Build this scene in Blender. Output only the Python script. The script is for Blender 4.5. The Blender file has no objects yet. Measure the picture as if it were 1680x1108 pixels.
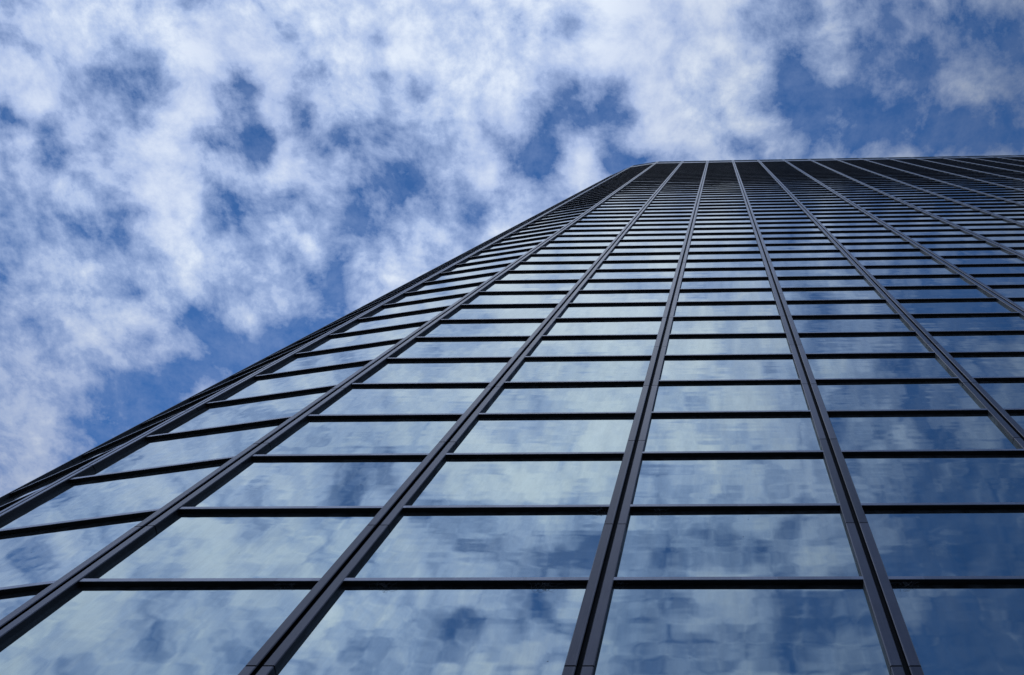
import bpy, math, random
from mathutils import Vector, Matrix, noise

random.seed(7)
S = bpy.context.scene
COL = S.collection

# ------------------------------------------------------------------ materials
def new_mat(name):
    m = bpy.data.materials.new(name); m.use_nodes = True
    nt = m.node_tree; nt.nodes.clear()
    return m, nt

class NB:
    """small node-building helper"""
    def __init__(self, nt): self.nt = nt
    def node(self, t, **kw):
        n = self.nt.nodes.new(t)
        for k, v in kw.items(): setattr(n, k, v)
        return n
    def put(self, sock, v):
        if v is None: return
        if hasattr(v, 'links') or isinstance(v, bpy.types.NodeSocket): self.nt.links.new(v, sock)
        else: sock.default_value = v
    def m(self, op, a, b=None, c=None, clamp=False):
        n = self.node('ShaderNodeMath', operation=op, use_clamp=clamp)
        self.put(n.inputs[0], a); self.put(n.inputs[1], b); self.put(n.inputs[2], c)
        return n.outputs[0]
    def vm(self, op, a, b=None, out=0, scale=None):
        n = self.node('ShaderNodeVectorMath', operation=op)
        self.put(n.inputs[0], a); self.put(n.inputs[1], b)
        if scale is not None: self.put(n.inputs['Scale'], scale)
        return n.outputs['Value'] if op in ('DOT_PRODUCT', 'LENGTH', 'DISTANCE') else n.outputs['Vector']
    def xyz(self, x, y, z):
        n = self.node('ShaderNodeCombineXYZ')
        for i, v in enumerate((x, y, z)): self.put(n.inputs[i], v)
        return n.outputs[0]
    def sep(self, v):
        n = self.node('ShaderNodeSeparateXYZ'); self.put(n.inputs[0], v); return n.outputs
    def noise(self, vec, scale, detail=2, rough=.5, lac=2.0, out='Fac', dist=0.0):
        n = self.node('ShaderNodeTexNoise'); n.noise_dimensions = '3D'
        self.put(n.inputs['Vector'], vec); self.put(n.inputs['Scale'], scale)
        self.put(n.inputs['Detail'], detail); self.put(n.inputs['Roughness'], rough)
        self.put(n.inputs['Lacunarity'], lac); self.put(n.inputs['Distortion'], dist)
        return n.outputs[out]
    def mapr(self, v, a, b, c=0.0, d=1.0, smooth=False):
        n = self.node('ShaderNodeMapRange'); n.clamp = True
        if smooth: n.interpolation_type = 'SMOOTHSTEP'
        for i, x in enumerate((v, a, b, c, d)): self.put(n.inputs[i], x)
        return n.outputs[0]
    def mix(self, f, a, b, mode='MIX'):
        n = self.node('ShaderNodeMix'); n.data_type = 'RGBA'; n.blend_type = mode
        self.put(n.inputs[0], f); self.put(n.inputs[6], a); self.put(n.inputs[7], b)
        return n.outputs[2]
    def pos(self): return self.node('ShaderNodeNewGeometry').outputs['Position']

def principled(nb, **kw):
    p = nb.node('ShaderNodeBsdfPrincipled')
    for k, v in kw.items(): nb.put(p.inputs[k], v)
    o = nb.node('ShaderNodeOutputMaterial')
    nb.nt.links.new(p.outputs[0], o.inputs[0])
    return p

SEG_Z0, SEG_L = 8.29, 2.965     # joints of the mullion cover plates

def mat_metal(name, dark=(.078, .076, .092), light=(.15, .145, .17), metallic=.6, rough=.34, coat=.55, dirt=.35):
    m, nt = new_mat(name); nb = NB(nt)
    pos = nb.pos(); s = nb.sep(pos)
    seg = nb.m('FLOOR', nb.m('DIVIDE', nb.m('SUBTRACT', s[2], SEG_Z0), SEG_L))
    wn = nb.node('ShaderNodeTexWhiteNoise'); wn.noise_dimensions = '3D'
    nb.put(wn.inputs['Vector'], nb.xyz(seg, nb.m('FLOOR', nb.m('MULTIPLY', s[0], 2.1)), 3.0))
    segv = wn.outputs['Value']
    brushed = nb.noise(nb.vm('MULTIPLY', pos, (90.0, 90.0, 1.6)), 1.0, 3, .6)
    blot = nb.noise(pos, 2.3, 5, .6)
    f = nb.m('ADD', nb.m('MULTIPLY', brushed, .45), nb.m('MULTIPLY', blot, .55))
    f = nb.m('ADD', f, nb.m('MULTIPLY', nb.m('SUBTRACT', segv, .5), .55))
    col = nb.mix(nb.mapr(f, .25, .75), (*dark, 1), (*light, 1))
    streak = nb.noise(nb.vm('MULTIPLY', pos, (14.0, 14.0, .35)), 1.0, 4, .65)
    dmask = nb.m('MULTIPLY', nb.mapr(streak, .52, .75), dirt)
    col = nb.mix(dmask, col, (.17, .165, .16, 1))
    r = nb.m('ADD', rough - .06, nb.m('MULTIPLY', blot, .16))
    bn = nb.node('ShaderNodeBump'); bn.inputs['Strength'].default_value = .12; bn.inputs['Distance'].default_value = .004
    nb.put(bn.inputs['Height'], brushed)
    principled(nb, **{'Base Color': col, 'Metallic': metallic, 'Roughness': nb.m('ADD', r, nb.m('MULTIPLY', dmask, .3)), 'Normal': bn.outputs[0], 'Coat Weight': coat, 'Coat Roughness': .22})
    return m

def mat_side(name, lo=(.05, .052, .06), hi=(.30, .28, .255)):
    """dusty inner flank of the mullions, with grey cobweb dust and grime; the dark copy carries painted shade"""
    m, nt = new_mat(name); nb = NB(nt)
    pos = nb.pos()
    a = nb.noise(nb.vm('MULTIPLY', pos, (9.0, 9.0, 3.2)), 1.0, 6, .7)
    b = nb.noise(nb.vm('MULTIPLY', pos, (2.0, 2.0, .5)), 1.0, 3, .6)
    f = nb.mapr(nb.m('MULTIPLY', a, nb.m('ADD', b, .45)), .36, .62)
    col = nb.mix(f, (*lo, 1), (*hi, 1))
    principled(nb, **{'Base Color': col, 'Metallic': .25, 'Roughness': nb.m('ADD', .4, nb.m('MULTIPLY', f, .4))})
    return m

def mat_plain(name, c, metallic=0.0, rough=.7, var=.3, scale=3.0):
    m, nt = new_mat(name); nb = NB(nt)
    n = nb.noise(nb.pos(), scale, 6, .6)
    col = nb.mix(n, tuple(x * (1 - var) for x in c) + (1,), tuple(x * (1 + var) for x in c) + (1,))
    principled(nb, **{'Base Color': col, 'Metallic': metallic, 'Roughness': rough})
    return m

def mat_glass(name):
    """outer face of coated reflective glass with roller-wave distortion"""
    m, nt = new_mat(name); nb = NB(nt)
    pos = nb.pos(); s = nb.sep(pos)
    along = nb.m('ADD', s[0], nb.m('MULTIPLY', s[1], .7))
    # distortion: a wave set running across the pane, one running up it, and slow pillowing
    v1 = nb.xyz(nb.m('MULTIPLY', along, GW[0]), 0.0, nb.m('MULTIPLY', s[2], .30))
    v2 = nb.xyz(nb.m('MULTIPLY', along, .22), 5.0, nb.m('MULTIPLY', s[2], GW[1]))
    h1 = nb.noise(v1, 1.0, 1.0, .45)
    h2 = nb.noise(v2, 1.0, 1.0, .45)
    h3 = nb.noise(pos, 1.1, 2, .5)
    # every pane has its own bow, and bends near its top and bottom gaskets
    uv = nb.node('ShaderNodeUVMap', uv_map='pane').outputs[0]; sd = nb.node('ShaderNodeUVMap', uv_map='seed').outputs[0]
    wn = nb.node('ShaderNodeTexWhiteNoise'); wn.noise_dimensions = '4D'
    nb.put(wn.inputs['Vector'], nb.vm('MULTIPLY', sd, (917.0, 531.0, 1.0))); nb.put(wn.inputs['W'], nb.m('MULTIPLY', nb.node('ShaderNodeObjectInfo').outputs['Random'], 300.0))
    rc = nb.sep(wn.outputs['Color'])
    us = nb.sep(uv)
    uu = nb.m('MULTIPLY_ADD', us[0], 2.0, -1.0); vv = nb.m('MULTIPLY_ADD', us[1], 2.0, -1.0)
    edge = nb.m('POWER', nb.m('ABSOLUTE', vv), 14.0)
    bow = nb.m('ADD', nb.m('MULTIPLY', nb.m('MULTIPLY', uu, uu), nb.m('MULTIPLY', nb.m('SUBTRACT', rc[0], .5), .016)),
               nb.m('MULTIPLY', nb.m('MULTIPLY', vv, vv), nb.m('MULTIPLY', nb.m('SUBTRACT', rc[1], .5), .006)))
    edgx = nb.m('MULTIPLY', nb.m('POWER', nb.m('ABSOLUTE', uu), 30.0), .0018)
    h = nb.m('ADD', nb.m('MULTIPLY', h1, GA[0]), nb.m('MULTIPLY', h2, GA[1]))
    h = nb.m('ADD', h, nb.m('MULTIPLY', h3, GA[2]))
    h = nb.m('ADD', h, nb.m('ADD', bow, edgx))
    h = nb.m('ADD', h, nb.m('MULTIPLY', nb.m('MULTIPLY', edge, nb.noise(v1, 2.0, 2, .5)), GA[3]))
    bn = nb.node('ShaderNodeBump'); bn.inputs['Strength'].default_value = 1.0; bn.inputs['Distance'].default_value = 1.0
    nb.put(bn.inputs['Height'], h)
    tone = nb.noise(nb.vm('MULTIPLY', pos, (.5, .5, .7)), 1.0, 3, .5)
    tone = nb.m('ADD', nb.m('MULTIPLY', tone, .6), nb.m('MULTIPLY', rc[2], .4))
    col = nb.mix(tone, (.47, .58, .60, 1), (.61, .705, .71, 1))
    # grime specks and thin run-off dirt
    vor = nb.node('ShaderNodeTexVoronoi'); nb.put(vor.inputs['Vector'], pos); vor.inputs['Scale'].default_value = 2.6
    spots = nb.mapr(vor.outputs['Distance'], .018, .034, 1.0, 0.0)
    sel = nb.m('GREATER_THAN', nb.sep(vor.outputs['Color'])[0], .62)
    spots = nb.m('MULTIPLY', spots, sel)
    col = nb.mix(nb.m('MULTIPLY', spots, .7), col, (.05, .06, .07, 1))
    dust = nb.mapr(nb.noise(nb.vm('MULTIPLY', pos, (6.0, 6.0, 1.2)), 1.0, 6, .7), .35, .85, .02, .20)
    p = nb.node('ShaderNodeBsdfPrincipled')
    for k, v in {'Base Color': col, 'Metallic': 1.0, 'Roughness': .03, 'Normal': bn.outputs[0]}.items(): nb.put(p.inputs[k], v)
    d = nb.node('ShaderNodeBsdfDiffuse'); d.inputs[0].default_value = (.30, .31, .32, 1)
    mx = nb.node('ShaderNodeMixShader'); nb.put(mx.inputs[0], dust)
    nt.links.new(p.outputs[0], mx.inputs[1]); nt.links.new(d.outputs[0], mx.inputs[2])
    o = nb.node('ShaderNodeOutputMaterial'); nt.links.new(mx.outputs[0], o.inputs[0])
    return m

# ------------------------------------------------------------------ dimensions (metres)
W = 3.6                      # bay width
ROWH = .5284285 * W          # glazing row height
EYE = 1.6
ROW0 = EYE + 2.316844 * W    # top of the transom of row 0
TOP = EYE + 30.05 * W        # roof line
CAMX, CAMY = 2.44886 * W, -1.606629 * W
GD = .079                    # glass set back from mullion faces
TD = .004                    # transom faces sit this far behind the mullion faces
K0, K1 = -5, 50              # transom rows
GW = (1.9, 3.4)
GA = (.0038, .0014, .0034, .0013)

M_METAL = mat_metal('bronze_anodised_metal')
M_TRANS = mat_metal('transom_metal', (.30, .31, .36), (.42, .43, .49), metallic=.7, dirt=.2)
M_SIDE = mat_side('dusty_metal_flank')
M_SIDE2 = mat_side('shade_painted_flank', (.012, .015, .020), (.035, .038, .042))  # flank metal darkened by colour, painting in the shade on right-facing sides
M_DARK = mat_plain('black_sealant', (.006, .0065, .008), rough=.8)
M_SOFF = mat_plain('soffit_painted_shade', (.010, .011, .013), rough=.75, var=.6, scale=9)  # transom undersides near black: their shade is put into the base colour
M_GLASS = mat_glass('reflective_coated_glass')
M_CAP = mat_plain('teal_grey_coping_metal', (.02, .05, .075), .0, .75)
M_FASC = mat_plain('pale_aluminium_fascia', (.50, .51, .54), .5, .4)
M_CONC = mat_plain('concrete', (.22, .21, .20), rough=.85)
M_ROOF = mat_plain('roof_membrane', (.12, .12, .12), rough=.9)
M_WEB = mat_plain('dusty_cobweb', (.16, .16, .17), rough=.9)

# ------------------------------------------------------------------ mesh helpers
class MB:
    def __init__(self): self.v = []; self.f = []; self.mi = []; self.uv = []; self.seed = []
    def pane_uv(self, r=(0, 0)): self.uv += [(0, 0), (1, 0), (1, 1), (0, 1)]; self.seed += [r]*4
    def quad(self, a, b, c, d, mi=0):
        n = len(self.v); self.v += [a, b, c, d]; self.f.append((n, n+1, n+2, n+3)); self.mi.append(mi)
    def poly(self, pts, mi=0):
        n = len(self.v); self.v += list(pts); self.f.append(tuple(range(n, n+len(pts)))); self.mi.append(mi)
    def prism(self, prof, z0, z1, mis):
        """vertical prism; prof = list of plan points (ccw seen from above), mis = material per side"""
        n = len(self.v); k = len(prof)
        self.v += [(x, y, z0) for x, y in prof] + [(x, y, z1) for x, y in prof]
        for i in range(k):
            j = (i+1) % k
            self.f.append((n+i, n+j, n+k+j, n+k+i)); self.mi.append(mis[i] if isinstance(mis, (list, tuple)) else mis)
        self.f.append(tuple(n+i for i in reversed(range(k)))); self.mi.append(0)
        self.f.append(tuple(n+k+i for i in range(k))); self.mi.append(0)
    def hexa(self, p, mis=(0,)*6):
        """8 points: bottom 4 (ccw from above) then top 4; mis = bottom, top, then 4 sides"""
        n = len(self.v); self.v += p
        fs = [(3,2,1,0), (4,5,6,7), (0,1,5,4), (1,2,6,5), (2,3,7,6), (3,0,4,7)]
        for f, mi in zip(fs, mis): self.f.append(tuple(n+i for i in f)); self.mi.append(mi)
    def build(self, name, mats, parent=None, loc=None, rz=0.0, smooth=False):
        me = bpy.data.meshes.new(name); me.from_pydata(self.v, [], self.f)
        for m in mats: me.materials.append(m)
        for p, mi in zip(me.polygons, self.mi):
            p.material_index = mi; p.use_smooth = smooth
        if self.uv:
            for nm, dat in (('pane', self.uv), ('seed', self.seed)):
                ul = me.uv_layers.new(name=nm)
                for q, val in enumerate(dat): ul.data[q].uv = val
        me.update()
        o = bpy.data.objects.new(name, me); COL.objects.link(o)
        if parent: o.parent = parent
        if loc: o.location = loc
        o.rotation_euler.z = rz
        return o

def tag(o, label=None, cat=None, group=None, kind=None):
    if label: o['label'] = label
    if cat: o['category'] = cat
    if group: o['group'] = group
    if kind: o['kind'] = kind

# ------------------------------------------------------------------ plan of the curtain wall (front plane of the mullions)
NB_MAIN = 24
A1, A2 = .1331, .3869
left_ang = [A1, A2, .66, .93, 1.20, 1.45]
pts = [Vector((i*W, 0.0)) for i in range(NB_MAIN+1)]
p = Vector((0.0, 0.0)); lft = []
for a in left_ang:
    p = p + Vector((-math.cos(a), math.sin(a)))*W; lft.append(p.copy())
p = Vector((NB_MAIN*W, 0.0)); rgt = []
for a in left_ang:
    p = p + Vector((math.cos(a), math.sin(a)))*W; rgt.append(p.copy())
plan = list(reversed(lft)) + pts + rgt
NP = len(plan); IL = len(lft)      # plan[IL] is the vertex where the flat front begins

def bay(i):
    """start, direction, outward normal of bay i (between plan[i] and plan[i+1])"""
    a, b = plan[i], plan[i+1]; d = (b-a).normalized(); return a, b, d, Vector((d.y, -d.x))
def vnorm(i):
    ns = []
    if i > 0: ns.append(bay(i-1)[3])
    if i < NP-1: ns.append(bay(i)[3])
    n = sum(ns, Vector((0, 0))); return n.normalized()

tower = bpy.data.objects.new('office_tower', None); COL.objects.link(tower)
tower.location = (0, 0, 0)
tag(tower, 'tall glass office tower with dark metal mullions and mirrored windows reflecting clouds', 'office tower')

# ---- mullions: black channel with two cover plates in jointed lengths
def make_mullion():
    core = MB()
    core.prism([(-.150, .106), (-.150, .012), (-.032, .012), (-.032, .062), (.032, .062), (.032, .012), (.150, .012), (.150, .106)],
               0.3, TOP-.02, [0, 0, 1, 1, 1, 0, 0, 0])
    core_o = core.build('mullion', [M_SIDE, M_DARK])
    plates = []
    for sgn in (-1, 1):
        mb = MB()
        x0, x1 = (.032, .168)
        z = SEG_Z0 - SEG_L*3
        while z < TOP - .1:
            za, zb = max(z + .009, .32), min(z + SEG_L - .009, TOP)
            c = .010; jit = random.uniform(-.0015, .0015)
            prof = [(x1, .106), (x1-.0, .106), (x0, .09), (x0, c+jit), (x0+c, jit), (x1-c, jit), (x1, c+jit)]
            prof = [(x1, .103), (x0, .103), (x0, c+jit), (x0+c, jit), (x1-c, jit), (x1, c+jit)]
            mi = [0, 2, 0, 0, 0, 1]
            if sgn < 0:
                prof = [(-x, y) for x, y in reversed(prof)]
                mi = [1, 0, 0, 0, 2, 0]
                # sides follow the reversed order: (i,i+1)
                mi = [0, 0, 0, 2, 0, 1]; mi = [1 if (abs(prof[i][0]+x1) < 1e-6 and abs(prof[(i+1) % 6][0]+x1) < 1e-6) else (2 if (abs(prof[i][0]+x0) < 1e-6 and abs(prof[(i+1) % 6][0]+x0) < 1e-6) else 0) for i in range(6)]
            else:
                mi = [1 if (abs(prof[i][0]-x1) < 1e-6 and abs(prof[(i+1) % 6][0]-x1) < 1e-6) else (2 if (abs(prof[i][0]-x0) < 1e-6 and abs(prof[(i+1) % 6][0]-x0) < 1e-6) else 0) for i in range(6)]
            # make counter-clockwise
            ar = sum(prof[i][0]*prof[(i+1) % 6][1]-prof[(i+1) % 6][0]*prof[i][1] for i in range(6))
            if ar < 0:
                prof = list(reversed(prof)); mi = [mi[(4-i) % 6] for i in range(6)]
            mb.prism(prof, za, zb, mi)
            z += SEG_L
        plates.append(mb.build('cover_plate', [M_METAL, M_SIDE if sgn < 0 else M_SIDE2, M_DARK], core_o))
    return core_o, plates
mull0, plates0 = make_mullion()
for i in range(NP):
    if i == 0: o, pl = mull0, plates0
    else:
        o = mull0.copy(); COL.objects.link(o)
        for q in plates0:
            c = q.copy(); COL.objects.link(c); c.parent = o
    o.parent = tower
    n = vnorm(i); o.location = (plan[i].x, plan[i].y, 0); o.rotation_euler.z = math.atan2(n.x, -n.y)

# ---- which bays / rows show largest
cam_loc = Vector((CAMX, CAMY, EYE))
def score(i, k):
    a, b, d, n = bay(i)
    c = Vector(((a.x+b.x)/2, (a.y+b.y)/2, ROW0 + (k+.5)*ROWH)); v = cam_loc - c
    facing = max(0.0, v.normalized().dot(Vector((n.x, n.y, 0))))
    s = facing / v.length_squared
    # inside the picture?
    loc = CAM_INV @ c
    if loc.z > -.1: return -1
    X = PPX + FPX*loc.x/-loc.z; Y = PPY - FPX*loc.y/-loc.z
    if X < -220 or X > 1900 or Y > 1200: return s*1e-4
    return s
FPX, PPX, PPY = 1200.0, 1151.47, 554.0
RT = Vector((0.9995903442009141, 0.01849293369495167, 0.021843882064601354))
UP = Vector((0.011452995306797081, -0.9579038690884198, 0.2868606046217188))
FW = Vector((-0.02622923328655597, 0.28649291263273813, 0.9577232576962981))
CAM_M = Matrix(((RT.x, UP.x, -FW.x, cam_loc.x), (RT.y, UP.y, -FW.y, cam_loc.y), (RT.z, UP.z, -FW.z, cam_loc.z), (0, 0, 0, 1)))
CAM_INV = CAM_M.inverted()
cells = [(i, k) for i in range(NP-1) for k in range(K0, K1)]
order = sorted(cells, key=lambda c: -score(*c))
big = set(order[:100])

# ---- window panes
GX = .13
pane = MB()
hw = W/2 - GX
ny, nx = 1, 1
pane.quad((-hw, 0, 0), (hw, 0, 0), (hw, 0, ROWH-.02), (-hw, 0, ROWH-.02)); pane.pane_uv()
pane0 = pane.build('window_pane', [M_GLASS]); first_pane = True
rest = MB()
for (i, k) in cells:
    a, b, d, n = bay(i); mid = (a+b)/2 - n*GD
    z = ROW0 + k*ROWH - .01
    tilt = random.gauss(0, .0011); yaw = random.gauss(0, .0011)
    if (i, k) in big:
        if first_pane: o = pane0; first_pane = False
        else: o = pane0.copy(); COL.objects.link(o)
        o.parent = tower; o.location = (mid.x, mid.y, z)
        o.rotation_euler = (tilt, 0, math.atan2(d.y, d.x) + yaw)
    else:
        pp = []
        for sx, sz in ((-hw, 0), (hw, 0), (hw, ROWH-.02), (-hw, ROWH-.02)):
            off = sx*yaw - sz*tilt
            q = mid + d*sx - n*off
            pp.append((q.x, q.y, z+sz))
        rest.quad(*pp); rest.pane_uv((random.random(), random.random()))
ro = rest.build('window_pane', [M_GLASS], tower); tag(ro, kind='stuff', label='small mirrored panes of the upper and outer storeys')

# ---- transoms
TH = .072
tr = MB()
x1 = W/2 - .150
y0, y1 = TD, GD + .012
c = .005
def transom_mesh(mb, f):
    """profile in (depth y, z); f maps (x, y, z) to a point"""
    prof = [(y0+c, -TH), (y1, -TH), (y1, 0), (y0+c, 0), (y0, -c), (y0, -TH+c)]
    n = len(mb.v)
    mb.v += [f(-x1, y, z) for y, z in prof] + [f(x1, y, z) for y, z in prof]
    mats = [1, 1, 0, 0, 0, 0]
    for j in range(6):
        q = (j+1) % 6
        mb.f.append((n+j, n+6+j, n+6+q, n+q)); mb.mi.append(mats[j])
    mb.f.append(tuple(n+j for j in range(6))); mb.mi.append(0)
    mb.f.append(tuple(n+6+j for j in reversed(range(6)))); mb.mi.append(0)
transom_mesh(tr, lambda x, y, z: (x, y, z))
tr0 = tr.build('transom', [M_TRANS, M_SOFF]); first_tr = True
rest = MB()
for (i, k) in cells + [(i, K1) for i in range(NP-1)]:
    a, b, d, n = bay(i); mid = (a+b)/2; z = ROW0 + k*ROWH
    if (i, k) in big:
        if first_tr: o = tr0; first_tr = False
        else: o = tr0.copy(); COL.objects.link(o)
        o.parent = tower; o.location = (mid.x, mid.y, z); o.rotation_euler.z = math.atan2(d.y, d.x)
    else:
        transom_mesh(rest, lambda x, y, zz: ((mid + d*x - n*y).x, (mid + d*x - n*y).y, z+zz))
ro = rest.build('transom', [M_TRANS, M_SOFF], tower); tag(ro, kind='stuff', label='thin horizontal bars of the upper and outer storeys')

# ---- roof edge: fascia strip and coping, following the plan
def band(name, mat, z0, z1, off_out, off_in):
    mb = MB()
    ring_o = [plan[i] + vnorm(i)*off_out for i in range(NP)]
    ring_i = [plan[i] - vnorm(i)*off_in for i in range(NP)]
    for i in range(NP-1):
        o0, o1, i0, i1 = ring_o[i], ring_o[i+1], ring_i[i], ring_i[i+1]
        mb.quad((o0.x, o0.y, z0), (o1.x, o1.y, z0), (o1.x, o1.y, z1), (o0.x, o0.y, z1))
        mb.quad((i0.x, i0.y, z0), (i1.x, i1.y, z0), (o1.x, o1.y, z0), (o0.x, o0.y, z0))
        mb.quad((o0.x, o0.y, z1), (o1.x, o1.y, z1), (i1.x, i1.y, z1), (i0.x, i0.y, z1))
        mb.quad((i1.x, i1.y, z0), (i0.x, i0.y, z0), (i0.x, i0.y, z1), (i1.x, i1.y, z1))
    return mb.build(name, [mat], tower)
zt = ROW0 + K1*ROWH
band('fascia', M_FASC, zt + .01, zt + 1.75, -.006, .20)
band('parapet_panel', M_CAP, zt + 1.75, TOP - .12, -.020, .24)
band('coping', M_CAP, TOP - .12, TOP - .01, -.004, .30)

# ---- the rest of the building: plinth, rear walls, roof slab
depth = plan[0].y + 30.0
back = [Vector((plan[-1].x, depth)), Vector((plan[0].x, depth))]
def offset_in(dist): return [plan[i] - vnorm(i)*dist for i in range(NP)]
ring = offset_in(.02) + back
mb = MB(); mb.prism([(q.x, q.y) for q in ring], -.3, .30, 0)
mb.build('plinth', [M_CONC], tower)
ring = offset_in(.35) + back
mb = MB(); mb.poly([(q.x, q.y, TOP-1.6) for q in ring]); mb.build('roof', [M_ROOF], tower)
mb = MB()
loop = [plan[-1]] + back + [plan[0]]
for u, v in zip(loop[:-1], loop[1:]):
    mb.quad((u.x, u.y, .3), (v.x, v.y, .3), (v.x, v.y, TOP-.42), (u.x, u.y, TOP-.42))
mb.build('rear_wall', [M_CAP], tower)
# dark interior lining right behind the glass, so no light leaks through the joints
mb = MB(); inn = offset_in(.30)
for u, v in zip(inn[:-1], inn[1:]): mb.quad((u.x, u.y, .3), (v.x, v.y, .3), (v.x, v.y, TOP-1.6), (u.x, u.y, TOP-1.6))
mb.build('inner_lining', [M_DARK], tower)

# ------------------------------------------------------------------ ground
def sheet(name, x0, x1_, y0_, y1_, z, mat, nx=1, ny=1):
    mb = MB()
    for i in range(nx):
        for j in range(ny):
            xa, xb = x0+(x1_-x0)*i/nx, x0+(x1_-x0)*(i+1)/nx; ya, yb = y0_+(y1_-y0_)*j/ny, y0_+(y1_-y0_)*(j+1)/ny
            mb.quad((xa, ya, z), (xb, ya, z), (xb, yb, z), (xa, yb, z))
    o = mb.build(name, [mat]); tag(o, kind='structure'); return o
M_GROUND = mat_plain('asphalt', (.045, .045, .047), rough=.9, scale=1.5)
M_PAVE = mat_plain('dark_paving', (.07, .068, .065), rough=.85, scale=4)
sheet('ground', -4000, 4000, -4000, 4000, -.16, M_GROUND)
mb = MB(); mb.prism([(-60, -14), (150, -14), (150, 90), (-60, 90)], -.15, 0.0, 0)
o = mb.build('pavement', [M_PAVE]); tag(o, kind='structure')

# ------------------------------------------------------------------ cobwebs and wind-caught strands on the transoms
def tube(mb, path, r):
    for a, b in zip(path[:-1], path[1:]):
        a, b = Vector(a), Vector(b); d = (b-a)
        if d.length < 1e-5: continue
        u = d.orthogonal().normalized()*r; w = d.cross(u).normalized()*r
        n = len(mb.v)
        for pnt in (a, b):
            for q in range(3):
                an = q*2*math.pi/3; vv = pnt + u*math.cos(an) + w*math.sin(an); mb.v.append(tuple(vv))
        for q in range(3):
            s = (q+1) % 3; mb.f.append((n+q, n+s, n+3+s, n+3+q)); mb.mi.append(0)
def cobweb(px, row, label, seed, size=.22, n=9, loop=False):
    """px: position along the front in bays; hangs below the transom of that row"""
    rnd = random.Random(seed); x = px*W; z = ROW0 + row*ROWH - TH
    mb = MB()
    for s in range(n):
        L = size*rnd.uniform(.4, 1.1); x0 = max(-.5, min(.5, rnd.gauss(0, .4)))*size; dx = rnd.uniform(-1, 1)*L
        sag = rnd.uniform(.02, .10)*size/.22
        path = []
        for t in range(9):
            u = t/8
            path.append((x + x0 + dx*u + rnd.gauss(0, .004), GD - .008 - .045*abs(math.sin(u*3.1+s)) , z - .003 - sag*4*u*(1-u) + rnd.gauss(0, .003)))
        tube(mb, path, rnd.uniform(.0008, .0016))
    tube(mb, [(x + size*(t/4-1), GD-.03, z - .004 - .01*(t % 2)) for t in range(9)], .0016)
    if loop:
        path = []
        for t in range(22):
            an = t/21*5.2
            path.append((x - size*.6 - .11*math.cos(an), .03 + .02*math.sin(an*1.3), z - .01 - .05*math.sin(an) - .0016*t))
        tube(mb, path, .0024)
    for s in range(n*2):   # caught crumbs of dirt
        cx, cz = x + rnd.gauss(0, size*.5), z - rnd.uniform(.0, .07)*size/.22
        q = rnd.uniform(.002, .006)
        mb.quad((cx-q, GD-.01, cz), (cx, GD-.014, cz-q), (cx+q, GD-.01, cz+.002), (cx, GD-.006, cz+q))
    o = mb.build('cobweb', [M_WEB]); tag(o, label, 'cobweb', 'cobwebs hanging under the transoms')

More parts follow.
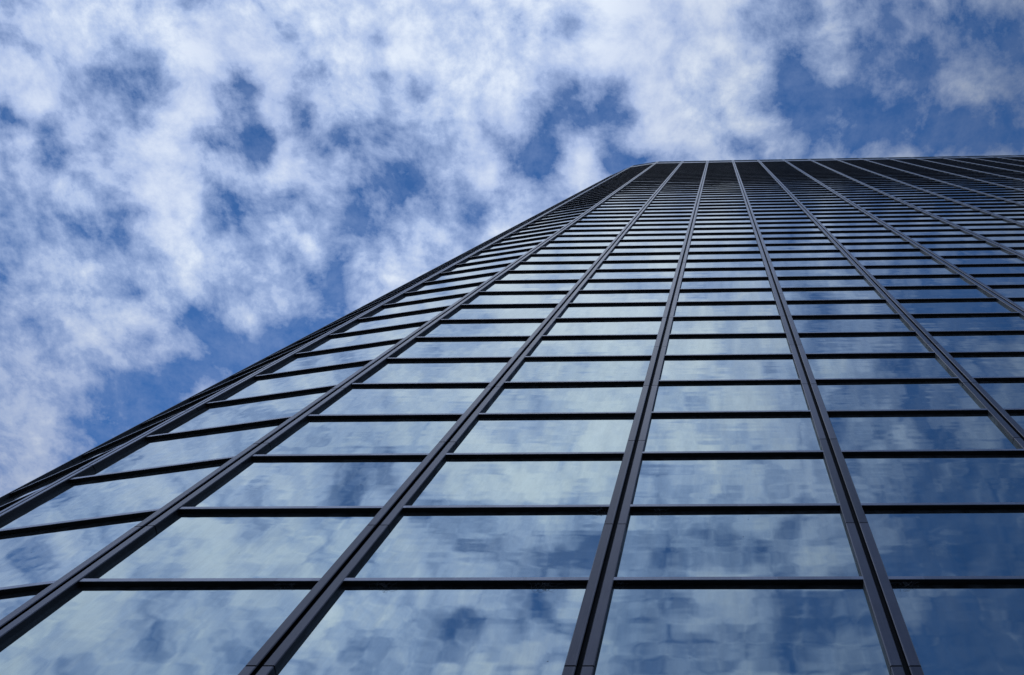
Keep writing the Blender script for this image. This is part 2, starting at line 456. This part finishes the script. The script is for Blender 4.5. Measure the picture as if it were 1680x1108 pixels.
cobweb(1.915, 1, 'curled pale strand looping below a bar just left of the central mullion, second bar up', 3, .14, 7, True)
cobweb(2.17, 1, 'grey tangle of web just right of the central mullion, second bar up', 5, .17, 9)
cobweb(1.80, 0, 'wide clump of web and crumbs under the lowest bar, left of the central mullion', 21, .24, 14)
cobweb(2.075, 0, 'small twig-like wisp under the lowest bar, touching the central mullion on its right', 9, .09, 4)
cobweb(.83, 0, 'pale strands meeting in a V under the lowest bar in the leftmost flat bay', 12, .16, 8)
cobweb(1.19, 0, 'tangle with brown crumbs under the lowest bar, just right of the second mullion', 14, .20, 10)
cobweb(3.10, 0, 'stretched web under the lowest bar in the dark blue bay at the right edge', 17, .20, 9)
BLOBS = [
    (52.17,13.74,43.81,-0.86,40.53,5.15,-0.35), (46.92,12.30,39.21,-0.91,46.80,2.03,-0.75), (61.39,15.30,48.64,-1.46,73.66,4.24,-0.65), (42.61,-21.83,29.99,19.94,36.57,16.91,-0.80),
    (32.32,6.55,20.57,-0.63,32.61,1.10,-0.95), (46.72,9.27,29.08,-0.43,23.10,-0.10,-0.95), (55.86,11.69,36.79,-1.82,94.03,3.74,-0.60), (60.11,11.83,37.11,-0.85,48.19,-1.88,-0.80),
    (42.97,29.90,41.77,-26.96,67.74,-23.84,-0.80), (39.13,18.81,36.51,-17.72,92.03,-15.08,-0.70), (85.67,24.03,76.82,-1.47,79.78,-0.15,-0.80), (45.43,12.79,40.89,-0.63,36.26,-1.90,-0.95),
    (59.15,15.91,50.76,-2.15,124.00,-6.69,-0.50), (64.36,19.32,61.93,-0.64,39.78,-4.25,-0.60), (37.82,33.53,31.73,-22.57,32.77,-25.63,-0.45), (95.65,-3.99,42.13,5.26,37.85,5.80,-0.95),
    (48.87,-3.85,15.38,13.76,100.47,18.36,-0.60), (37.23,8.25,26.06,-2.52,116.72,16.38,-0.55), (57.12,10.65,33.28,-0.94,45.45,4.54,-0.35), (90.81,14.03,43.22,-2.45,115.87,14.05,-0.40),
    (55.19,9.91,30.89,-1.93,106.36,-1.67,-0.65), (102.25,18.18,56.64,-1.02,54.15,1.01,-0.55), (87.24,47.86,43.37,-16.74,43.41,-8.79,-0.70), (77.33,51.01,38.69,-23.97,47.83,-14.14,-0.80),
    (25.95,-10.56,16.22,31.74,64.08,12.35,-0.80), (22.05,12.61,12.63,-21.10,53.32,-17.35,-0.35), (50.08,10.76,33.94,-2.25,126.24,-3.84,-0.60), (54.55,11.32,35.62,-1.58,89.68,-3.50,-0.55),
    (18.97,3.82,11.99,-0.96,60.02,-6.81,-0.70), (81.58,32.19,53.04,-8.41,43.02,-11.44,-0.60), (19.46,6.40,8.44,-6.61,34.24,-6.13,-1.00), (49.97,6.77,20.60,-0.86,51.17,-4.15,-0.90),
    (56.03,41.94,22.55,-16.67,26.08,-11.48,-0.60), (36.98,-5.07,16.37,14.57,63.46,5.08,-0.75), (31.02,4.41,13.50,-0.98,50.60,1.78,-0.40), (41.53,5.30,16.04,-1.28,66.17,2.73,-0.40),
    (30.44,3.14,9.28,-0.84,48.23,-2.37,-0.60), (72.69,-11.69,26.25,6.54,27.40,-0.29,-0.70), (37.51,-9.80,13.48,19.33,58.37,-1.07,-0.50), (102.44,11.95,35.80,-1.18,64.28,-0.51,-0.35),
    (52.66,13.35,42.47,-1.32,84.55,-11.26,-0.50), (82.98,20.37,64.71,-1.87,118.96,-15.15,-0.50), (38.41,9.33,29.63,-0.58,38.77,-6.13,-0.40), (57.76,10.66,33.28,-0.49,33.86,-6.15,-0.65),
    (57.33,10.20,31.76,-0.61,43.64,-9.24,-0.65), (71.54,11.84,36.69,-0.35,25.50,-5.73,-0.75), (56.75,9.74,30.27,-0.72,55.59,-13.96,-0.50), (25.67,-7.12,17.31,19.14,44.47,-1.24,-0.70),
    (34.49,-10.10,21.37,23.16,53.80,-1.52,-0.60), (35.01,7.72,24.40,-0.58,45.65,-12.27,-0.95), (24.31,11.58,14.51,-13.60,44.71,-22.71,-0.80), (25.30,-6.18,20.01,22.70,53.10,-0.52,-0.60),
    (55.35,13.20,41.87,-0.92,76.97,-23.12,-0.60), (70.25,17.54,55.77,-1.06,79.57,-19.07,-0.50), (57.76,14.93,47.55,-0.91,58.85,-8.22,-0.30), (56.43,16.85,54.01,-0.67,47.26,-9.32,-0.55),
    (17.41,8.45,14.29,-9.65,39.00,-24.46,-0.90), (35.20,10.42,33.40,-0.30,33.05,-14.44,-0.30), (26.71,12.24,22.96,-16.67,82.12,-43.16,-0.45), (54.24,13.91,44.29,-0.34,32.35,-11.72,-0.75),
    (49.24,12.09,38.40,-0.29,28.56,-10.70,-0.85), (22.18,-4.22,21.70,15.70,36.42,-1.16,-0.85), (20.56,-6.40,19.81,15.49,29.72,1.62,-0.90), (15.38,-4.24,16.76,15.14,28.91,1.16,-0.85),
    (20.05,-4.50,17.24,16.04,37.54,-0.29,-0.85), (20.00,-6.51,14.92,21.28,44.09,1.41,-0.60), (67.48,-15.41,8.76,7.42,31.84,1.42,-1.00), (28.28,1.86,5.08,-0.71,38.09,0.13,-0.95),
    (52.26,3.75,10.43,-1.27,66.14,2.23,-0.70), (26.50,-7.83,6.42,13.20,40.88,1.98,-0.75), (26.72,-13.47,7.55,29.33,56.66,4.12,-0.60), (61.66,3.38,8.83,-0.75,42.36,-1.32,-0.70),
    (36.18,1.59,3.88,-1.84,105.44,-4.94,-0.75), (76.66,4.02,10.37,-1.37,78.77,-4.00,-0.50), (46.81,-14.98,7.34,11.34,36.85,6.21,-0.65), (49.70,3.39,9.32,-1.49,70.13,9.00,-0.50),
    (88.04,-34.68,-8.71,20.76,65.40,5.94,-0.60), (61.02,-24.07,-6.14,10.27,31.82,1.58,-0.60), (40.36,-16.13,-4.81,10.21,31.10,0.16,-0.70), (42.26,-0.61,-3.74,-0.83,43.97,0.99,-0.60),
    (71.22,0.73,-0.41,-2.28,113.61,8.29,-0.35), (21.14,-0.71,-3.21,-0.82,43.73,0.49,-0.95), (14.06,-0.74,-3.02,-0.57,30.84,-0.25,-0.80), (25.09,-0.78,-3.61,-0.96,53.61,-1.26,-0.90),
    (18.10,-1.38,-5.32,-0.51,28.05,-0.44,-0.70), (25.06,2.08,-9.34,-6.78,36.46,2.40,-0.35), (18.09,-1.80,-6.73,-0.96,53.63,-1.67,-0.50), (28.83,-19.11,-8.01,24.07,45.17,-0.41,-0.50),
    (37.92,-25.17,-10.69,15.46,28.36,-2.09,-0.60), (49.78,-2.26,-9.53,-0.81,40.10,2.98,-0.50), (41.40,-19.35,-14.61,12.29,37.05,-0.80,-0.75), (33.10,-2.91,-11.02,-1.25,58.91,7.35,-0.45),
    (65.82,-6.70,-25.01,-0.85,40.89,4.08,-0.40), (65.23,-2.57,-11.20,-1.44,69.58,7.20,-0.40), (62.00,0.21,-1.79,-1.87,106.10,-4.39,-0.70), (62.99,0.59,-0.56,-2.06,109.68,1.63,-0.30),
    (42.44,-1.72,-7.45,-1.26,66.23,1.49,-0.50), (7.27,0.77,-2.88,0.00,-7.32,-6.39,-0.50), (13.04,2.98,9.43,-0.24,14.81,-1.58,0.50), (17.88,3.86,12.19,-0.47,22.52,2.25,0.45),
    (17.56,5.02,16.07,-0.38,18.91,1.48,0.40), (31.55,5.11,15.79,-0.47,22.61,2.26,0.40), (18.13,2.36,7.15,-0.40,19.38,1.93,0.50), (18.00,1.86,5.49,-0.38,18.98,1.20,0.45),
    (25.54,2.26,6.54,-0.57,27.33,2.73,0.30), (21.31,1.17,3.05,-0.55,27.15,2.32,0.45), (18.06,0.51,0.99,-0.42,21.91,0.74,0.50), (20.72,0.64,1.31,-0.77,42.73,-0.84,0.40),
    (55.71,3.59,9.78,-0.55,31.38,-1.47,0.65), (19.51,2.68,8.17,-0.43,29.12,-4.80,0.50), (30.88,3.41,10.17,-0.80,43.07,0.15,0.35), (59.39,9.61,29.73,-0.66,40.38,-3.99,0.35),
    (23.97,4.41,13.77,-0.53,30.88,-1.81,0.50), (40.41,9.14,28.89,-0.99,53.47,0.19,0.50), (20.79,4.03,12.63,-0.68,33.53,2.62,0.30), (35.48,4.01,11.97,-0.52,30.75,-2.29,0.30),
    (29.04,7.87,25.12,-0.47,29.68,-3.41,0.30), (15.70,3.94,12.53,-0.40,35.29,-11.41,0.45), (22.62,5.11,16.17,-0.75,55.91,-13.05,0.30), (18.80,5.14,16.42,-0.39,27.99,-6.05,0.20),
    (26.13,7.74,24.79,-0.16,19.31,-9.20,0.20), (14.32,3.06,9.64,-0.40,28.40,-5.65,0.40), (29.14,5.15,16.02,-0.44,29.18,-4.56,0.40), (45.92,10.44,33.02,-0.40,35.36,-11.43,0.30),
    (42.73,-1.43,-6.49,-0.88,44.73,2.18,0.30), (25.01,-0.13,-1.42,-1.16,64.41,-1.26,0.35), (25.88,0.18,-0.44,-0.57,27.49,2.74,0.30), (40.66,-18.52,-12.69,20.67,61.14,-4.48,0.30),
    (61.35,10.53,32.72,-0.61,32.31,0.48,0.30), (41.27,6.28,19.31,-0.63,32.73,1.10,0.40), (30.62,3.91,11.82,-0.58,31.82,-0.50,0.35), (20.33,-8.64,11.41,28.09,53.96,3.11,0.30),
    (4.90,-1.35,4.32,-0.01,-6.84,-5.16,0.35), (5.15,-1.16,3.68,-0.04,-7.48,-4.41,0.35), (4.07,-0.52,1.57,-0.03,-8.56,-6.07,0.10), (5.64,-0.11,0.13,-0.09,-8.52,-3.23,0.25),
    (5.34,-0.49,1.41,-0.08,-11.79,-6.34,0.30), (4.63,-0.70,2.17,-0.13,-9.28,-1.92,0.50), (5.95,-0.33,0.85,-0.14,-9.58,-1.58,0.40), (6.08,0.55,-2.07,-0.01,-5.48,-4.39,-0.88),
    (9.00,0.87,-3.28,-0.06,-11.48,-7.14,-0.68), (9.26,0.73,-2.79,-0.11,-14.01,-6.96,-0.54), (7.66,0.67,-2.55,-0.21,-21.00,-7.96,-0.61), (17.47,1.04,-4.17,-0.09,-29.60,-21.00,-0.40),
    (12.95,0.83,-3.30,-0.21,-18.14,-5.53,-0.54), (11.96,1.16,-4.36,-0.31,-22.77,-5.32,-0.54), (27.89,11.02,-2.86,4.77,-12.89,-4.24,-0.40), (22.95,8.63,-0.86,6.51,-18.56,-3.21,-0.41),
    (13.15,-0.19,0.09,-0.14,-30.40,-19.55,-0.68), (20.44,-0.68,1.45,-0.08,-36.14,-26.87,-0.85), (17.17,0.05,-0.84,-0.10,-43.68,-32.23,-0.59), (11.15,-0.18,0.17,-0.01,-34.59,-28.95,-0.85),
    (34.82,-2.25,6.11,-0.13,-26.82,-16.96,-1.10), (25.39,-2.13,6.09,-0.06,-25.47,-18.65,-0.85), (16.55,-1.95,5.85,-0.03,-34.87,-27.94,-0.94), (17.25,-1.78,5.26,-0.20,-45.37,-29.18,-0.68),
    (17.56,-2.80,8.64,-0.25,-36.61,-19.67,-0.94), (19.88,-4.74,15.04,-0.13,-43.37,-30.77,-0.51), (32.35,-7.80,24.74,-0.03,-27.54,-22.07,-0.85), (36.55,-6.10,18.90,-0.53,-51.81,-19.65,-0.68),
    (34.55,-8.07,25.56,-0.31,-47.12,-25.81,-0.41), (20.34,-5.10,16.23,-0.23,-45.54,-27.82,-0.85), (18.10,-0.56,1.14,-0.52,-70.06,-35.50,-0.59), (27.18,-3.87,11.83,-0.66,-72.39,-30.93,-0.51),
    (7.00,-0.81,2.42,-0.19,-17.52,-5.99,0.50), (6.85,-0.62,1.81,-0.15,-16.67,-7.29,0.50), (8.49,-1.71,5.37,-0.07,-14.83,-9.54,0.50), (10.10,-0.12,-0.01,-0.15,-16.78,-7.33,0.40),
    (12.02,-0.14,-0.01,-0.16,-24.00,-12.90,0.30), (12.48,-1.90,5.84,-0.03,-14.08,-10.63,0.40), (13.36,-1.06,2.99,-0.16,-23.87,-12.83,0.40), (8.16,-2.15,6.86,-0.03,-13.94,-10.52,0.40),
    (8.65,-2.17,6.90,-0.13,-18.77,-10.08,0.40), (7.64,-0.31,0.73,-0.21,-17.99,-5.48,0.40), (19.90,-0.38,0.46,-0.22,-14.55,-2.40,0.30), (7.80,-0.62,1.75,-0.26,-18.94,-3.93,0.40),
    (7.19,-1.36,4.25,-0.15,-16.54,-7.23,0.50),
]
COV0 = .575
GLOW_DIR = (-.45, -.20, .87)
GLOW = (.58, 1.14)
SKY_TINT = (.52, .93, 1.40)
WARP = .045
MLO, MHI, VEIL = .16, .60, .30
FMED, FACC, VEIN = 1.9, .46, .24
CBASE, CCORE = (.34, .445, .69, 1), (.70, .77, .875, 1)
# ------------------------------------------------------------------ sky: clear blue with a broken layer of cloud
SUN_EL, SUN_AZ = math.radians(40), math.radians(12)   # behind the tower
wd = bpy.data.worlds.new('World'); S.world = wd; wd.use_nodes = True
nt = wd.node_tree; nt.nodes.clear(); nb = NB(nt)
dirv = nb.node('ShaderNodeTexCoord').outputs['Generated']
dn = nb.vm('NORMALIZE', dirv)
s = nb.sep(dn)
zz = nb.m('MAXIMUM', s[2], .06)
PX = nb.m('DIVIDE', s[0], zz); PY = nb.m('DIVIDE', s[1], zz)
P0 = nb.xyz(PX, PY, 0.0)
# swirl the cloud plane a little at three sizes so nothing keeps a smooth outline
def warp(v, scale, amt, seed, det=3):
    n = nb.noise(nb.vm('ADD', v, (seed, seed*.7, seed*1.3)), scale, det, .55, out='Color')
    return nb.vm('ADD', v, nb.vm('MULTIPLY', nb.vm('SUBTRACT', n, (.5, .5, .5)), (amt, amt, 0)))
PW = warp(P0, 9.0, WARP, 3.1, 4)
PW1 = nb.vm('MULTIPLY', PW, (1, 1, 0))
PWH = nb.vm('ADD', PW1, (0, 0, 1))
# hand-laid cloud map: gaps (<0) and thick banks (>0) over the cloud plane, tabulated into rows of curves
import numpy as np
XA, XB, NXP = -1.42, .70, 200
YR = [-1.0 + .045*j for j in range(18)]
YR += [YR[-1] + .0165*(j+1) for j in range(51)]
gx = np.linspace(XA, XB, NXP)[None, :]; gy = np.array(YR)[:, None]
field = np.zeros((len(YR), NXP))
for a0, a1, a2, b0, b1, b2, amp in BLOBS:
    u = a0*gx + a1*gy + a2; v = b0*gx + b1*gy + b2
    field += amp*np.exp(-.69*(u*u + v*v))
field = np.clip(field, -1.05, .75)
fadex = np.clip((gx - XA)/.12, 0, 1)*np.clip((XB - gx)/.12, 0, 1); field = field*fadex
sp = nb.sep(PW)
tx = nb.m('DIVIDE', nb.m('SUBTRACT', sp[0], XA), XB - XA, clamp=True)
# row index: two linear stretches of y
iy = nb.m('ADD', nb.m('MINIMUM', nb.m('DIVIDE', nb.m('SUBTRACT', sp[1], YR[0]), .045), 17.0),
          nb.m('MAXIMUM', nb.m('DIVIDE', nb.m('SUBTRACT', sp[1], YR[17]), .0165), 0.0))
iy = nb.m('MINIMUM', nb.m('MAXIMUM', iy, 0.0), float(len(YR)-1))
txv = nb.xyz(tx, tx, tx); iyv = nb.xyz(iy, iy, iy)
acc = None
for j in range(0, len(YR), 3):
    cn = nb.node('ShaderNodeRGBCurve'); cm = cn.mapping; cm.use_clip = False
    for ch in range(3):
        cv = cm.curves[ch]; row = field[j+ch]
        keep = [0] + [q for q in range(2, NXP-2, 2)] + [NXP-1]
        cv.points[0].location = (0, float(row[0]+1.1)/2); cv.points[-1].location = (1, float(row[-1]+1.1)/2)
        for q in keep[1:-1]: cv.points.new(q/(NXP-1), float(row[q]+1.1)/2)
        for pt in cv.points: pt.handle_type = 'VECTOR'
    cm.update()
    nb.put(cn.inputs['Color'], txv)
    w = nb.vm('MAXIMUM', nb.vm('SUBTRACT', (1, 1, 1), nb.vm('ABSOLUTE', nb.vm('SUBTRACT', iyv, (j, j+1, j+2)))), (0, 0, 0))
    d = nb.vm('DOT_PRODUCT', cn.outputs[0], w)
    acc = d if acc is None else nb.m('ADD', acc, d)
acc = nb.m('SUBTRACT', nb.m('MULTIPLY', acc, 2.0), 1.1)
acc = nb.m('MAXIMUM', acc, -1.05); acc = nb.m('MINIMUM', acc, .75)
PN = warp(P0, 6.0, .05, 8.4, 1)
f_big = nb.noise(nb.vm('ADD', PN, (4.0, 2.0, 1.0)), 4.2, 2, .5)
f_med = nb.noise(nb.vm('ADD', PN, (1.0, 7.0, 3.0)), 12.5, 9, .65)
bil = nb.node('ShaderNodeTexNoise'); bil.noise_type = 'RIDGED_MULTIFRACTAL'; bil.normalize = False
nb.put(bil.inputs['Vector'], nb.vm('ADD', PW1, (2.0, 5.0, 4.0))); bil.inputs['Scale'].default_value = 9.0
bil.inputs['Detail'].default_value = 3; bil.inputs['Roughness'].default_value = .55; bil.inputs['Offset'].default_value = .9; bil.inputs['Gain'].default_value = 1.2
f_vein = nb.mapr(bil.outputs['Fac'], .5, 1.6, 0.0, 1.0)
cov = nb.m('ADD', COV0, nb.m('MULTIPLY', acc, FACC))
cov = nb.m('ADD', cov, nb.m('MULTIPLY', nb.m('SUBTRACT', f_big, .5), .40))
cov = nb.m('ADD', cov, nb.m('MULTIPLY', nb.m('SUBTRACT', f_med, .5), FMED))
cov = nb.m('SUBTRACT', cov, nb.m('MULTIPLY', f_vein, VEIN))
mask = nb.mapr(cov, MLO, MHI, 0.0, 1.0)
veil = nb.mapr(nb.noise(nb.vm('ADD', PN, (6.0, 1.5, 2.0)), 17.0, 6, .68), .38, .72, 0.0, VEIL)
mask = nb.m('SUBTRACT', 1.0, nb.m('MULTIPLY', nb.m('SUBTRACT', 1.0, mask), nb.m('SUBTRACT', 1.0, veil)))
# cloud light: thin parts take the blue of the sky, thick bright cores whiter, soft blue-grey bases
core = nb.mapr(cov, .48, 1.10, 0.0, 1.0, smooth=True)
shade = nb.mapr(f_big, .42, .62, 0.0, 1.0, smooth=True)
ccol = nb.mix(core, CBASE, CCORE)
ccol = nb.mix(nb.m('MULTIPLY', shade, .35), ccol, (.37, .455, .69, 1))
# glow around the bright part of the sky
glow_dir = Vector(GLOW_DIR).normalized()
g = nb.vm('DOT_PRODUCT', dn, tuple(glow_dir))
glow = nb.mapr(g, .66, .94, GLOW[0], GLOW[1])
ccol = nb.vm('SCALE', ccol, scale=glow)
sky = nb.node('ShaderNodeTexSky'); sky.sky_type = 'NISHITA'; sky.sun_disc = False
sky.sun_elevation = SUN_EL; sky.sun_rotation = SUN_AZ; sky.altitude = 100; sky.air_density = 1.0; sky.dust_density = .4; sky.ozone_density = 2.0
skyc = nb.vm('SCALE', nb.vm('MULTIPLY', sky.outputs[0], SKY_TINT), scale=nb.mapr(g, .60, .90, .70, 1.05))
CLOUD_K = 1/.1
col = nb.mix(mask, skyc, nb.vm('SCALE', ccol, scale=CLOUD_K))
# below the horizon: dull ground haze
hz = nb.mapr(s[2], .0, .07)
col = nb.mix(hz, (.6, .65, .75, 1), col)
bg = nb.node('ShaderNodeBackground'); nb.put(bg.inputs[0], col); bg.inputs[1].default_value = .1
o = nb.node('ShaderNodeOutputWorld'); nt.links.new(bg.outputs[0], o.inputs[0])
wd.cycles.sampling_method = 'MANUAL'; wd.cycles.sample_map_resolution = 512

sl = bpy.data.lights.new('sun', 'SUN'); sl.energy = 3.0; sl.angle = math.radians(.53); sl.color = (1, .95, .88)
so = bpy.data.objects.new('sun', sl); COL.objects.link(so)
sd = Vector((math.sin(SUN_AZ)*math.cos(SUN_EL), math.cos(SUN_AZ)*math.cos(SUN_EL), math.sin(SUN_EL)))
so.rotation_euler = sd.to_track_quat('Z', 'Y').to_euler()
so.location = sd*300

# ------------------------------------------------------------------ camera
cd = bpy.data.cameras.new('camera'); cd.sensor_width = 36; cd.lens = FPX*36/1680
cd.shift_x = -(PPX-840)/1680; cd.shift_y = (PPY-554)/1680
cd.clip_start = .05; cd.clip_end = 9000
co = bpy.data.objects.new('camera', cd); COL.objects.link(co); co.matrix_world = CAM_M
S.camera = co
S.view_settings.view_transform = 'Standard'; S.view_settings.look = 'None'; S.view_settings.exposure = 0
S.render.engine = 'CYCLES'
